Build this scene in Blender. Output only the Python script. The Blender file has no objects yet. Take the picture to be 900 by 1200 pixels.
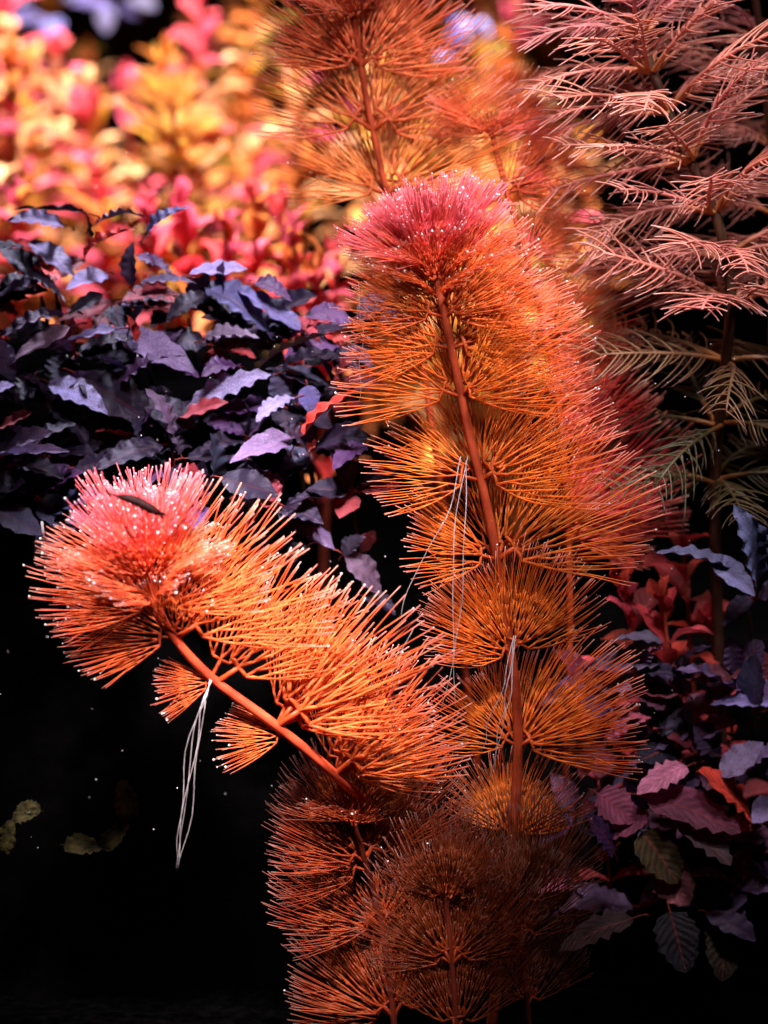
import bpy, math, random
import numpy as np
from mathutils import Vector, Matrix, noise as mnoise

random.seed(7)
RNG = np.random.default_rng(7)
scene = bpy.context.scene
col = scene.collection
UP = Vector((0, 0, 1))

# ------------------------------------------------------------------ camera
DIST, PITCH, W_FOCUS = 0.70, math.radians(6.0), 0.17
PX = W_FOCUS / 900.0                       # metres per photograph pixel at the focus plane
CAM = Vector((0, -DIST * math.cos(PITCH), 0.115 + DIST * math.sin(PITCH)))
cd = bpy.data.cameras.new('camera')
cam = bpy.data.objects.new('camera', cd)
col.objects.link(cam)
cam.location = CAM
cam.rotation_euler = (math.pi / 2 - PITCH, 0, 0)
cd.sensor_fit = 'HORIZONTAL'
cd.sensor_width = 36
cd.lens = 36 * DIST / W_FOCUS
cd.clip_start, cd.clip_end = 0.02, 20
cd.dof.use_dof = True
cd.dof.focus_distance = DIST + 0.004
cd.dof.aperture_fstop = 15
cd.dof.aperture_blades = 0
scene.camera = cam
FWD = Vector((0, math.cos(PITCH), -math.sin(PITCH)))
CUP = Vector((0, math.sin(PITCH), math.cos(PITCH)))
RIGHT = Vector((1, 0, 0))


def at(px, py, y):
    """point of the place on the upright plane at depth y that the photograph shows at (px, py)"""
    d = FWD * DIST + RIGHT * ((px - 450) * PX) + CUP * ((600 - py) * PX)
    k = (y - CAM.y) / d.y
    return CAM + d * k


# ------------------------------------------------------------------ world and lamps
w = bpy.data.worlds.new('World')
scene.world = w
w.use_nodes = True
w.node_tree.nodes['Background'].inputs[0].default_value = (0.30, 0.34, 0.55, 1)
w.node_tree.nodes['Background'].inputs[1].default_value = 0.006


def spot(name, loc, target, watts, cone, blend, size, color):
    l = bpy.data.lights.new(name, 'SPOT')
    l.energy, l.spot_size, l.spot_blend, l.shadow_soft_size, l.color = watts, math.radians(cone), blend, size, color
    o = bpy.data.objects.new(name, l)
    col.objects.link(o)
    o.location = loc
    o.rotation_euler = (Vector(target) - Vector(loc)).to_track_quat('-Z', 'Y').to_euler()
    return o


WARM = (1.0, 0.93, 0.90)
spot('tank_lamp_back', (-0.08, 0.24, 0.66), (-0.08, 0.31, 0.12), 105, 58, 0.8, 0.05, (1.0, 0.93, 0.92))
spot('tank_lamp_centre', (0.05, -0.22, 0.52), (0.020, 0.02, 0.182), 42, 19.5, 1.0, 0.045, WARM)
spot('tank_lamp_right', (0.13, -0.10, 0.52), (0.076, 0.045, 0.155), 9.5, 32, 1.0, 0.04, (1.0, 0.88, 0.93))
spot('tank_lamp_front', (-0.04, -0.26, 0.45), (-0.036, -0.016, 0.092), 76, 14.5, 0.65, 0.025, (1.0, 0.91, 0.90))
spot('tank_lamp_bank', (-0.10, 0.16, 0.48), (-0.068, 0.065, 0.140), 11.5, 24, 0.9, 0.02, (0.84, 0.86, 1.0))
scene.view_settings.view_transform = 'Standard'
scene.view_settings.look = 'None'
scene.view_settings.exposure = 0
scene.view_settings.gamma = 1
scene.cycles.use_denoising = True
scene.cycles.max_bounces = 4
scene.cycles.diffuse_bounces = 2
scene.cycles.glossy_bounces = 2
scene.cycles.transmission_bounces = 3
scene.cycles.caustics_reflective = False
scene.cycles.caustics_refractive = False
scene.cycles.sample_clamp_indirect = 3


# ------------------------------------------------------------------ materials
def new_mat(name):
    m = bpy.data.materials.new(name)
    m.use_nodes = True
    nt = m.node_tree
    nt.nodes.clear()
    return m, nt


def N(nt, t, **kw):
    n = nt.nodes.new(t)
    for k, v in kw.items():
        setattr(n, k, v)
    return n


def ramp(nt, stops, interp='LINEAR'):
    r = N(nt, 'ShaderNodeValToRGB')
    r.color_ramp.interpolation = interp
    e = r.color_ramp.elements
    while len(e) < len(stops):
        e.new(0.5)
    for i, (p, c) in enumerate(stops):
        e[i].position = p
        e[i].color = c if len(c) == 4 else (*c, 1)
    return r


def mixrgb(nt, mode, fac, a, b):
    m = N(nt, 'ShaderNodeMix', data_type='RGBA', blend_type=mode)
    L = nt.links
    for sock, v in ((m.inputs[0], fac), (m.inputs[6], a), (m.inputs[7], b)):
        if hasattr(v, 'links'):
            L.new(v, sock)
        elif isinstance(v, (int, float)):
            sock.default_value = v
        else:
            sock.default_value = (*v, 1)
    return m.outputs[2]


def finish(nt, colour, rough, spec, trans, bump=None, sheen=0.0, tint=(1, 1, 1)):
    L = nt.links
    p = N(nt, 'ShaderNodeBsdfPrincipled')
    L.new(colour, p.inputs['Base Color'])
    if hasattr(rough, 'links'):
        L.new(rough, p.inputs['Roughness'])
    else:
        p.inputs['Roughness'].default_value = rough
    p.inputs['Specular IOR Level'].default_value = spec
    p.inputs['Specular Tint'].default_value = (*tint, 1)
    p.inputs['Sheen Weight'].default_value = sheen
    p.inputs['Sheen Roughness'].default_value = 0.4
    out = N(nt, 'ShaderNodeOutputMaterial')
    if bump is not None:
        L.new(bump, p.inputs['Normal'])
    if trans > 0:
        t = N(nt, 'ShaderNodeBsdfTranslucent')
        L.new(colour, t.inputs['Color'])
        mx = N(nt, 'ShaderNodeMixShader')
        mx.inputs[0].default_value = trans
        L.new(p.outputs[0], mx.inputs[1])
        L.new(t.outputs[0], mx.inputs[2])
        L.new(mx.outputs[0], out.inputs[0])
    else:
        L.new(p.outputs[0], out.inputs[0])


def frond_material(name, base, tip, tip_from, trans=0.5, rough=0.35, spec=0.6, gold=1.0, dull=False):
    """thread-like leaves: the object's own colour, darker at the stalk, paler at the very tips"""
    m, nt = new_mat(name)
    L = nt.links
    oi = N(nt, 'ShaderNodeObjectInfo')
    a = N(nt, 'ShaderNodeAttribute', attribute_name='tv')
    sep = N(nt, 'ShaderNodeSeparateColor')
    L.new(a.outputs['Color'], sep.inputs[0])
    r1 = ramp(nt, [(0.0, (1, 1, 1)), (0.26, (0, 0, 0))])
    L.new(sep.outputs[0], r1.inputs[0])
    c = mixrgb(nt, 'MIX', r1.outputs[0], oi.outputs['Color'], mixrgb(nt, 'MULTIPLY', 1.0, base, oi.outputs['Color']) if dull else base)
    rg_ = ramp(nt, [(0.10, (1, 1, 1)), (0.34, (1, gold, 1.1)), (0.52, (1, gold, 1.1)), (0.80, (1, 1, 1))])   # golden towards the heart of a fan
    L.new(sep.outputs[0], rg_.inputs[0])
    c = mixrgb(nt, 'MULTIPLY', 1.0, c, rg_.outputs[0])
    r2 = ramp(nt, [(tip_from, (0, 0, 0)), (1.0, (1, 1, 1))])
    L.new(sep.outputs[0], r2.inputs[0])
    sr = N(nt, 'ShaderNodeSeparateColor')
    L.new(oi.outputs['Color'], sr.inputs[0])
    tipc = mixrgb(nt, 'MULTIPLY', 1.0, tip, sr.outputs[0])   # tips follow the plant's colour, shade-darkened shoots included
    c = mixrgb(nt, 'MIX', r2.outputs[0], c, tipc)
    # every filament a little different
    r3 = ramp(nt, [(0, (0.72, 0.62, 0.55)), (0.55, (1, 1, 1)), (1, (1.0, 1.25, 1.1))])
    L.new(sep.outputs[2], r3.inputs[0])
    c = mixrgb(nt, 'MULTIPLY', 1.0, c, r3.outputs[0])
    finish(nt, c, rough, spec, trans)
    return m


def leaf_material(name, speck, speck_amt, rough, spec, trans, vein=0.25, bump_d=0.25, sheen=0.0, scale=42, petiole=(0.30, 0.04, 0.03), ribs=0.8, tint=(1, 1, 1)):
    m, nt = new_mat(name)
    L = nt.links
    oi = N(nt, 'ShaderNodeObjectInfo')
    a = N(nt, 'ShaderNodeAttribute', attribute_name='tv')
    sep = N(nt, 'ShaderNodeSeparateColor')
    L.new(a.outputs['Color'], sep.inputs[0])
    tc = N(nt, 'ShaderNodeTexCoord')
    add = N(nt, 'ShaderNodeVectorMath', operation='ADD')
    L.new(tc.outputs['Object'], add.inputs[0])
    L.new(oi.outputs['Random'], add.inputs[1])
    n1 = N(nt, 'ShaderNodeTexNoise')
    n1.inputs['Scale'].default_value = 4
    n1.inputs['Detail'].default_value = 5
    L.new(add.outputs[0], n1.inputs['Vector'])
    r1 = ramp(nt, [(0.30, (0.45, 0.42, 0.42)), (0.6, (1, 1, 1)), (0.8, (1.35, 1.3, 1.3))])
    L.new(n1.outputs[0], r1.inputs[0])
    c = mixrgb(nt, 'MULTIPLY', 1.0, oi.outputs['Color'], r1.outputs[0])
    n2 = N(nt, 'ShaderNodeTexNoise')
    n2.inputs['Scale'].default_value = scale
    n2.inputs['Detail'].default_value = 2
    L.new(add.outputs[0], n2.inputs['Vector'])
    r2 = ramp(nt, [(0.50, (0, 0, 0)), (0.72, (speck_amt,) * 3)])
    L.new(n2.outputs[0], r2.inputs[0])
    c = mixrgb(nt, 'MIX', r2.outputs[0], c, mixrgb(nt, 'MULTIPLY', 1.0, oi.outputs['Color'], speck))
    # midrib
    r3 = ramp(nt, [(0.0, (vein,) * 3), (0.09, (0, 0, 0))])
    L.new(sep.outputs[1], r3.inputs[0])
    c = mixrgb(nt, 'MIX', r3.outputs[0], c, petiole)
    r4 = ramp(nt, [(0.19, (1, 1, 1)), (0.23, (0, 0, 0))])
    L.new(sep.outputs[0], r4.inputs[0])
    c = mixrgb(nt, 'MIX', r4.outputs[0], c, petiole)
    m1 = N(nt, 'ShaderNodeMath', operation='MULTIPLY_ADD')
    L.new(sep.outputs[1], m1.inputs[0])
    m1.inputs[1].default_value = -14.0
    m2 = N(nt, 'ShaderNodeMath', operation='MULTIPLY')
    L.new(sep.outputs[0], m2.inputs[0])
    m2.inputs[1].default_value = 62.0
    L.new(m2.outputs[0], m1.inputs[2])
    m3 = N(nt, 'ShaderNodeMath', operation='SINE')
    L.new(m1.outputs[0], m3.inputs[0])
    r5 = ramp(nt, [(0.0, (0.80, 0.80, 0.80)), (0.75, (1, 1, 1)), (1.0, (1.12, 1.08, 1.08))])
    mr = N(nt, 'ShaderNodeMapRange')
    mr.inputs[1].default_value = -1
    L.new(m3.outputs[0], mr.inputs[0])
    L.new(mr.outputs[0], r5.inputs[0])
    c = mixrgb(nt, 'MULTIPLY', ribs, c, r5.outputs[0])
    b = N(nt, 'ShaderNodeBump')
    b.inputs['Strength'].default_value = bump_d
    b.inputs['Distance'].default_value = 0.02
    hs = N(nt, 'ShaderNodeMath', operation='MULTIPLY_ADD')
    L.new(mr.outputs[0], hs.inputs[0])
    hs.inputs[1].default_value = 0.55 * ribs
    L.new(n2.outputs[0], hs.inputs[2])
    L.new(hs.outputs[0], b.inputs['Height'])
    finish(nt, c, rough, spec, trans, b.outputs[0], sheen, tint)
    return m


def plain_material(name, c1, c2, scale, rough, spec=0.5, trans=0.0, bump=0.0, detail=6):
    m, nt = new_mat(name)
    L = nt.links
    tc = N(nt, 'ShaderNodeTexCoord')
    n1 = N(nt, 'ShaderNodeTexNoise')
    n1.inputs['Scale'].default_value = scale
    n1.inputs['Detail'].default_value = detail
    L.new(tc.outputs['Object'], n1.inputs['Vector'])
    r = ramp(nt, [(0.35, c1), (0.68, c2)])
    L.new(n1.outputs[0], r.inputs[0])
    bn = None
    if bump:
        b = N(nt, 'ShaderNodeBump')
        b.inputs['Strength'].default_value = bump
        b.inputs['Distance'].default_value = 0.002
        L.new(n1.outputs[0], b.inputs['Height'])
        bn = b.outputs[0]
    finish(nt, r.outputs[0], rough, spec, trans, bn)
    return m


def colour_material(name, scale, rough, spec, trans):
    """object colour with soft mottling"""
    m, nt = new_mat(name)
    L = nt.links
    oi = N(nt, 'ShaderNodeObjectInfo')
    tc = N(nt, 'ShaderNodeTexCoord')
    n1 = N(nt, 'ShaderNodeTexNoise')
    n1.inputs['Scale'].default_value = scale
    L.new(tc.outputs['Object'], n1.inputs['Vector'])
    n1.inputs['Detail'].default_value = 6
    r = ramp(nt, [(0.32, (0.42, 0.34, 0.30)), (0.55, (0.9, 0.9, 0.9)), (0.72, (1.15, 1.35, 1.3))])
    L.new(n1.outputs[0], r.inputs[0])
    c = mixrgb(nt, 'MULTIPLY', 1.0, oi.outputs['Color'], r.outputs[0])
    finish(nt, c, rough, spec, trans)
    return m


M_FROND = frond_material('cabomba_filament', (0.52, 0.065, 0.015), (1.0, 0.42, 0.36), 0.80, spec=0.22, gold=1.22, trans=0.55)
M_FROND_YOUNG = frond_material('cabomba_young_filament', (0.60, 0.09, 0.02), (0.95, 0.20, 0.28), 0.58, spec=0.4)
M_MILFOIL = frond_material('milfoil_pinna', (0.55, 0.20, 0.06), (0.95, 0.45, 0.45), 0.80, trans=0.3, spec=0.3)
M_STEM = colour_material('stem_skin', 170, 0.42, 0.4, 0.15)
M_BUCE = leaf_material('speckled_dark_leaf', (3.2, 3.0, 2.8), 0.8, 0.40, 0.5, 0.03, vein=0.12, bump_d=0.35, scale=70, ribs=0.35, tint=(0.82, 0.70, 1.0))
M_RED = leaf_material('smooth_red_leaf', (1.5, 1.6, 1.6), 0.3, 0.5, 0.2, 0.35, vein=0.45, bump_d=0.3)
M_ROCK = plain_material('wet_dark_rock', (0.0001, 0.0001, 0.0001), (0.0012, 0.001, 0.0012), 60, 1.0, spec=0.0, bump=0.8)
M_SOIL = plain_material('black_soil', (0.0001, 0.0001, 0.0001), (0.0009, 0.0008, 0.0008), 300, 1.0, spec=0.0, bump=0.9)
M_BACK = plain_material('black_back_panel', (0.004, 0.004, 0.005), (0.006, 0.006, 0.008), 20, 0.6, spec=0.2)
M_ROOT = plain_material('white_root', (0.28, 0.22, 0.24), (0.45, 0.40, 0.42), 500, 0.4, trans=0.3)
M_BUBBLE = plain_material('bubble_white', (0.9, 0.84, 0.86), (0.95, 0.92, 0.93), 10, 0.15, spec=1.0, trans=0.45)
M_SHRIMP = plain_material('shrimp_shell', (0.003, 0.001, 0.001), (0.016, 0.003, 0.003), 700, 0.6, spec=0.06)
M_MOSS = plain_material('dim_moss', (0.003, 0.003, 0.001), (0.03, 0.022, 0.006), 3, 0.7, spec=0.08, bump=0.5)


# ------------------------------------------------------------------ mesh helpers
class MB:
    def __init__(self):
        self.v, self.f, self.tv = [], [], []

    def tube(self, pts, rad, sides=4, t=None, rnd=0.5, cap=True):
        pts = np.asarray(pts, float)
        n = len(pts)
        rad = np.broadcast_to(np.asarray(rad, float), (n,))
        tan = np.gradient(pts, axis=0)
        tan /= np.linalg.norm(tan, axis=1)[:, None] + 1e-12
        ref = np.array([0.123, 0.31, 0.94])
        if abs(tan[0] @ ref) > 0.9:
            ref = np.array([0.95, 0.2, 0.1])
        a = np.cross(tan, ref)
        a /= np.linalg.norm(a, axis=1)[:, None] + 1e-12
        b = np.cross(tan, a)
        base = len(self.v)
        ang = [2 * math.pi * k / sides for k in range(sides)]
        for i in range(n):
            tt = t[i] if t is not None else i / (n - 1)
            for q in ang:
                self.v.append(tuple(pts[i] + rad[i] * (math.cos(q) * a[i] + math.sin(q) * b[i])))
                self.tv.append((tt, 0.5, rnd, 1))
        for i in range(n - 1):
            for k in range(sides):
                k2 = (k + 1) % sides
                o = base + i * sides
                self.f.append((o + k, o + k2, o + sides + k2, o + sides + k))
        if cap:
            self.f.append(tuple(base + (n - 1) * sides + k for k in range(sides)))

    def ball(self, c, r, t=1.0):
        base = len(self.v)
        for d in ((0, 0, 1), (1, 0, 0), (0, 1, 0), (-1, 0, 0), (0, -1, 0), (0, 0, -1)):
            self.v.append((c[0] + d[0] * r, c[1] + d[1] * r, c[2] + d[2] * r))
            self.tv.append((t, 0.5, 0.5, 1))
        for a, b, e in ((0, 1, 2), (0, 2, 3), (0, 3, 4), (0, 4, 1), (5, 2, 1), (5, 3, 2), (5, 4, 3), (5, 1, 4)):
            self.f.append((base + a, base + b, base + e))

    def mesh(self, name, mat, smooth=True):
        me = bpy.data.meshes.new(name)
        me.from_pydata(self.v, [], self.f)
        at_ = me.attributes.new('tv', 'FLOAT_COLOR', 'POINT')
        at_.data.foreach_set('color', np.asarray(self.tv, np.float32).ravel())
        me.polygons.foreach_set('use_smooth', np.full(len(me.polygons), smooth))
        me.materials.append(mat)
        me.update()
        return me


def thing(name, label, cat, loc, group=None):
    o = bpy.data.objects.new(name, None)
    o.empty_display_size = 0.01
    col.objects.link(o)
    o.location = loc
    o['label'], o['category'] = label, cat
    if group:
        o['group'] = group
    return o


def part(name, me, parent, mw=None, color=None):
    """a mesh under its thing; mw is its matrix in the place"""
    o = bpy.data.objects.new(name, me)
    col.objects.link(o)
    o.parent = parent
    if mw is None:
        mw = Matrix.Identity(4)
    o.matrix_basis = Matrix.Translation(-parent.location) @ mw
    if color is not None:
        o.color = (*color, 1)
    return o


def single(name, me, label, cat, loc=(0, 0, 0), group=None, kind=None, color=None):
    o = bpy.data.objects.new(name, me)
    col.objects.link(o)
    o.location = loc
    if kind:
        o['kind'] = kind
    else:
        o['category'] = cat
    if label:
        o['label'] = label
    if group:
        o['group'] = group
    if color:
        o.color = (*color, 1)
    return o


def spline(ctrl, n=60):
    P = [Vector(c) for c in ctrl]
    P = [P[0] * 2 - P[1]] + P + [P[-1] * 2 - P[-2]]
    out = []
    m = len(P) - 3
    for i in range(n):
        u = i / (n - 1) * m
        k = min(int(u), m - 1)
        t = u - k
        a, b, c, d = P[k:k + 4]
        out.append(0.5 * ((2 * b) + (c - a) * t + (2 * a - 5 * b + 4 * c - d) * t * t + (3 * b - a - 3 * c + d) * t ** 3))
    return out


def frame(origin, d, u, sx, sy, sz):
    """local +Y along d, +Z near u"""
    d = d.normalized()
    u = u - d * u.dot(d)
    if u.length < 1e-6:
        u = d.orthogonal()
    u.normalize()
    s = d.cross(u)
    m = Matrix(((s.x * sx, d.x * sy, u.x * sz, origin.x),
                (s.y * sx, d.y * sy, u.y * sz, origin.y),
                (s.z * sx, d.z * sy, u.z * sz, origin.z),
                (0, 0, 0, 1)))
    return m


def jit(c, a):
    k = 1 + random.uniform(-a, a)
    return tuple(max(0.0, x * k * (1 + random.uniform(-a, a) * 0.5)) for x in c)


def lerp(a, b, t):
    return tuple(x + (y - x) * t for x, y in zip(a, b))


# ------------------------------------------------------------------ thread-leaf fans (cabomba)
def fan_mesh(seed, mains=4, levels=4, spread=72, curl=0.55, cup=0.0, thick=0.07, r_tip=0.0062, pet=0.10, rhos=None, conv=0.32, mat=None):
    rg = np.random.default_rng(seed)
    mb = MB()
    n = mains * 2 ** levels
    sp = math.radians(spread)
    th = sp * (2 * (np.arange(n) + 0.5) / n - 1) + rg.normal(0, sp / n * 0.6, n)
    R = (1 - 0.13 * (th / sp) ** 2) * (1 + rg.normal(0, 0.032, n))
    # each main lobe has its own reach, height and lean
    lobe = np.repeat(np.arange(mains), 2 ** levels)
    R *= (1 + rg.normal(0, 0.06, mains))[lobe]
    zlobe = rg.normal(0, thick * 0.9, mains)[lobe]
    rhos = rhos or [pet, pet + 0.10, pet + 0.21, pet + 0.33, pet + 0.45][:levels + 1]
    tips = []

    def loc(rho, t, z):
        if abs(curl) > 1e-4:
            rh, zz = math.sin(curl * rho) / curl, -(1 - math.cos(curl * rho)) / curl
        else:
            rh, zz = rho, 0
        t = t * (1 - conv * rho)
        x = rh * math.sin(t)
        return (x, rh * math.cos(t), zz + z + cup * x * x)

    zs = {}

    def node(lv, i):
        """polar place of branch point i of level lv"""
        k = 2 ** (levels - lv)
        seg = slice(i * k, (i + 1) * k)
        key = (lv, i)
        if key not in zs:
            zs[key] = rg.normal(0, thick * 0.35)
        rho = rhos[lv] * (1 + 0.05 * math.sin(i * 7.3 + seed)) * (0.75 + 0.25 * R[seg].mean())
        return rho, float(th[seg].mean()), (zs[key] + float(zlobe[seg].mean())) * rhos[lv]

    def branch(p, q, r0, r1, steps, t0, t1, rnd):
        pts, ts, rs = [], [], []
        for s in range(steps + 1):
            u = s / steps
            e = u * u * (3 - 2 * u) * 0.5 + u * 0.5
            pts.append(loc(p[0] + (q[0] - p[0]) * u, p[1] + (q[1] - p[1]) * (e ** 0.8), p[2] + (q[2] - p[2]) * u))
            ts.append(t0 + (t1 - t0) * u)
            rs.append(r0 + (r1 - r0) * u)
        mb.tube(pts, rs, 4, ts, rnd, cap=True)
        return pts[-1]

    rad = [0.0125, 0.0088, 0.0068, 0.0053, 0.0042]
    mb.tube([loc(0, 0, 0), loc(pet * 0.5, 0, 0), loc(pet, 0, 0)], [0.020, 0.0155, 0.0150], 5, [0, 0.05, 0.1], 0.3)
    for i in range(mains):
        q = node(0, i)
        # short fork from the petiole end
        for lv in range(levels):
            for j in range(2 ** lv):
                idx = i * 2 ** lv + j
                p = node(lv, idx)
                if lv == 0:
                    p0 = (pet, 0.0, 0.0)
                    r_, t_, z_ = p
                    p = (max(r_, pet) + 0.02, t_, z_)
                    branch(p0, p, 0.0135, 0.0125, 2, 0.1, 0.15, 0.4)
                for c in (0, 1):
                    q = node(lv + 1, idx * 2 + c)
                    branch(p, q, rad[lv], rad[lv + 1], 2, 0.12 + lv * 0.09, 0.21 + lv * 0.09, rg.random())
    for i in range(n):
        p = node(levels, i)
        q = (R[i], th[i] + rg.normal(0, 0.032), (zlobe[i] + zs[(levels, i)] + rg.normal(0, thick * 0.45)))
        if rg.random() < 0.05:
            continue
        if rg.random() < 0.10:
            q = (q[0] * rg.uniform(0.62, 0.92), q[1] + rg.normal(0, 0.10), q[2] + rg.normal(0, 0.05))
        rt = r_tip * (1 + rg.normal(0, 0.16))
        e = branch(p, q, rad[min(levels, 4)] * 0.9, rt, 5, 0.45, 1.0, rg.random())
        tips.append(e)
    me = mb.mesh('cabomba_leaf', mat or M_FROND)
    return me, tips


FAN_OPEN = [fan_mesh(100 + i, curl=0.30 + 0.10 * (i % 4), spread=54 + 6 * (i % 3), thick=0.065, mains=4 + i % 2, r_tip=0.0025, conv=0.22 + 0.06 * (i % 3)) for i in range(10)]
FAN_AIRY = [fan_mesh(150 + i, curl=0.12 + 0.12 * (i % 4), spread=46 + 6 * (i % 3), thick=0.06, mains=4, r_tip=0.0025, conv=0.12 + 0.08 * (i % 3),
                     rhos=[0.13, 0.24, 0.35, 0.46, 0.57], pet=0.13) for i in range(9)]
FAN_NARROW = [fan_mesh(170 + i, curl=0.08 + 0.10 * (i % 4), spread=34 + 5 * (i % 3), thick=0.05, mains=3, r_tip=0.0026, conv=0.05 + 0.06 * (i % 3),
                       rhos=[0.16, 0.27, 0.38, 0.50, 0.61], pet=0.16) for i in range(6)]
FAN_YOUNG = [fan_mesh(200 + i, curl=-0.10 + 0.12 * (i % 3), spread=58, thick=0.11, r_tip=0.0040, mat=M_FROND_YOUNG, mains=5) for i in range(6)]
FAN_SPARSE = [fan_mesh(300 + i, mains=5, levels=3, curl=0.15, spread=48, thick=0.10, r_tip=0.0075,
                       rhos=[0.10, 0.20, 0.31, 0.42]) for i in range(4)]


def cabomba(name, label, path, nodes, group, stem_px=(13, 9), stem_color=(0.42, 0.055, 0.02), photo=0.35,
            color_lo=(0.80, 0.20, 0.03), color_hi=(0.85, 0.13, 0.14), extra=(), bubbles=260, roots=(), face=0.0, shells=(), airy=0.35):
    """path: (px, py, depth) from the foot to the tip; nodes: (py, leaves, length px, lift deg, youth 0..1)"""
    P = spline([at(*p) for p in path], 80)
    pys = []
    ctrl = [Vector((p[0], p[1], p[2])) for p in path]
    S = spline(ctrl, 80)
    root = thing(name, label, 'aquatic plant', P[0], group)
    mb = MB()
    rad = [(stem_px[0] + (stem_px[1] - stem_px[0]) * i / 79) * PX * 0.5 for i in range(80)]
    # joints of the stem swell a little at each whorl
    idx_of = [min(range(80), key=lambda i: abs(S[i].y - nd[0])) for nd in nodes]
    for k in idx_of:
        for dk in (-1, 0, 1):
            if 0 <= k + dk < 80:
                rad[k + dk] *= 1.30 if dk == 0 else 1.08
    mb.tube([p - P[0] for p in P], rad, 10)
    o = part('stem', mb.mesh('cabomba_stem', M_STEM), root, Matrix.Translation(P[0]), stem_color)
    spots = []
    phi0 = random.uniform(0, 6)

    def put(mesh_tips, org, d, u, L, color):
        me, tips = mesh_tips
        L *= PX
        mw = frame(org, d, u, L * random.choice((-1, 1)) * random.uniform(0.95, 1.08), L, L)
        if mw.determinant() < 0:
            pass
        part('leaf', me, root, mw, color)
        for t in tips:
            if random.random() < 0.5:
                spots.append(mw @ Vector(t))

    for (py, n, L, lift, young), k in zip(nodes, idx_of):
        T = (P[min(k + 1, 79)] - P[max(k - 1, 0)]).normalized()
        e1 = T.orthogonal().normalized()
        e2 = T.cross(e1)
        phi0 += 1.05
        for j in range(n):
            ph = phi0 + j * 2 * math.pi / n + random.uniform(-0.25, 0.25)
            rdir = e1 * math.cos(ph) + e2 * math.sin(ph)
            e = math.radians(lift + random.uniform(-14, 14))
            d = rdir * math.cos(e) + T * math.sin(e)
            d = (d + UP * photo * (1 - young) * 0.6).normalized()
            u = T + UP * 0.25 - Vector((0, 1, 0)) * face * random.uniform(0.2, 1)
            fans = FAN_YOUNG if young > 0.45 else FAN_OPEN
            c = jit(lerp(color_lo, color_hi, young), 0.13)
            put(random.choice(fans), P[k] + rdir * 0.6 * rad[k], d, u, L * random.uniform(0.76, 1.14), c)
    extra = list(extra)
    for q, (py, lr, ll, hr, hl, young) in enumerate(shells):
        ru = random.uniform
        extra += [(py, hr + ru(-11, 11), ru(5, 30), lr * ru(0.92, 1.08), ru(0.6, 0.9), young), (py, hl + ru(-8, 8), ru(5, 30), ll * ru(0.92, 1.08), ru(0.6, 0.9), young, 'n')]
        extra += [(py, hr + 24, ru(-35, -15), lr * 0.9, ru(0.4, 0.7), young), (py, hl - 24, ru(-35, -15), ll * 0.9, ru(0.5, 0.8), young, 'n')]
        if q % 3 == 2:
            extra += [(py, (hr + ru(10, 34), hl - ru(10, 34))[(q // 2) % 2], ru(28, 42), 0.9 * (lr + ll) / 2, ru(0.4, 0.7), young)]
    # leaves read one by one from the photograph: node py, heading in the picture, towards the lens, length, facing, youth
    for (py, ang, toward, L, fc, young, *kind) in extra:
        k = min(range(80), key=lambda i: abs(S[i].y - py))
        a = math.radians(ang)
        tw = math.radians(toward)
        d = (RIGHT * math.cos(a) + UP * math.sin(a)) * math.cos(tw) - Vector((0, 1, 0)) * math.sin(tw)
        u = UP * (1 - fc) - Vector((0, 1, 0)) * fc
        fans = (FAN_NARROW if kind[0] == 'n' else FAN_SPARSE) if kind else (FAN_YOUNG if young > 0.45 else (FAN_AIRY if random.random() < airy else FAN_OPEN))
        put(random.choice(fans), P[k], d, u, L, jit(lerp(color_lo, color_hi, young), 0.10))
    if bubbles and spots:
        random.shuffle(spots)
        mb = MB()
        for s in spots[:bubbles]:
            mb.ball(s - P[0], random.choice((0.6, 0.8, 0.9, 1.1, 1.6)) * PX)
        b = part('air_bubbles', mb.mesh('air_bubbles', M_BUBBLE), root, Matrix.Translation(P[0]))
        b['kind'] = 'stuff'
    for pts in roots:
        q = spline([at(*p) for p in pts], 16)
        wob = random.uniform(0, 6)
        q = [p + Vector((math.sin(i * 0.9 + wob), 0.5 * math.cos(i * 0.7 + wob), 0)) * 0.00022 * min(i, 6) / 3 for i, p in enumerate(q)]
        mb = MB()
        mb.tube([p - q[0] for p in q], [0.62 * PX - 0.3 * PX * i / 15 for i in range(16)], 5)
        part('root', mb.mesh('hanging_root', M_ROOT), root, Matrix.Translation(q[0]))
    return root


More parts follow.
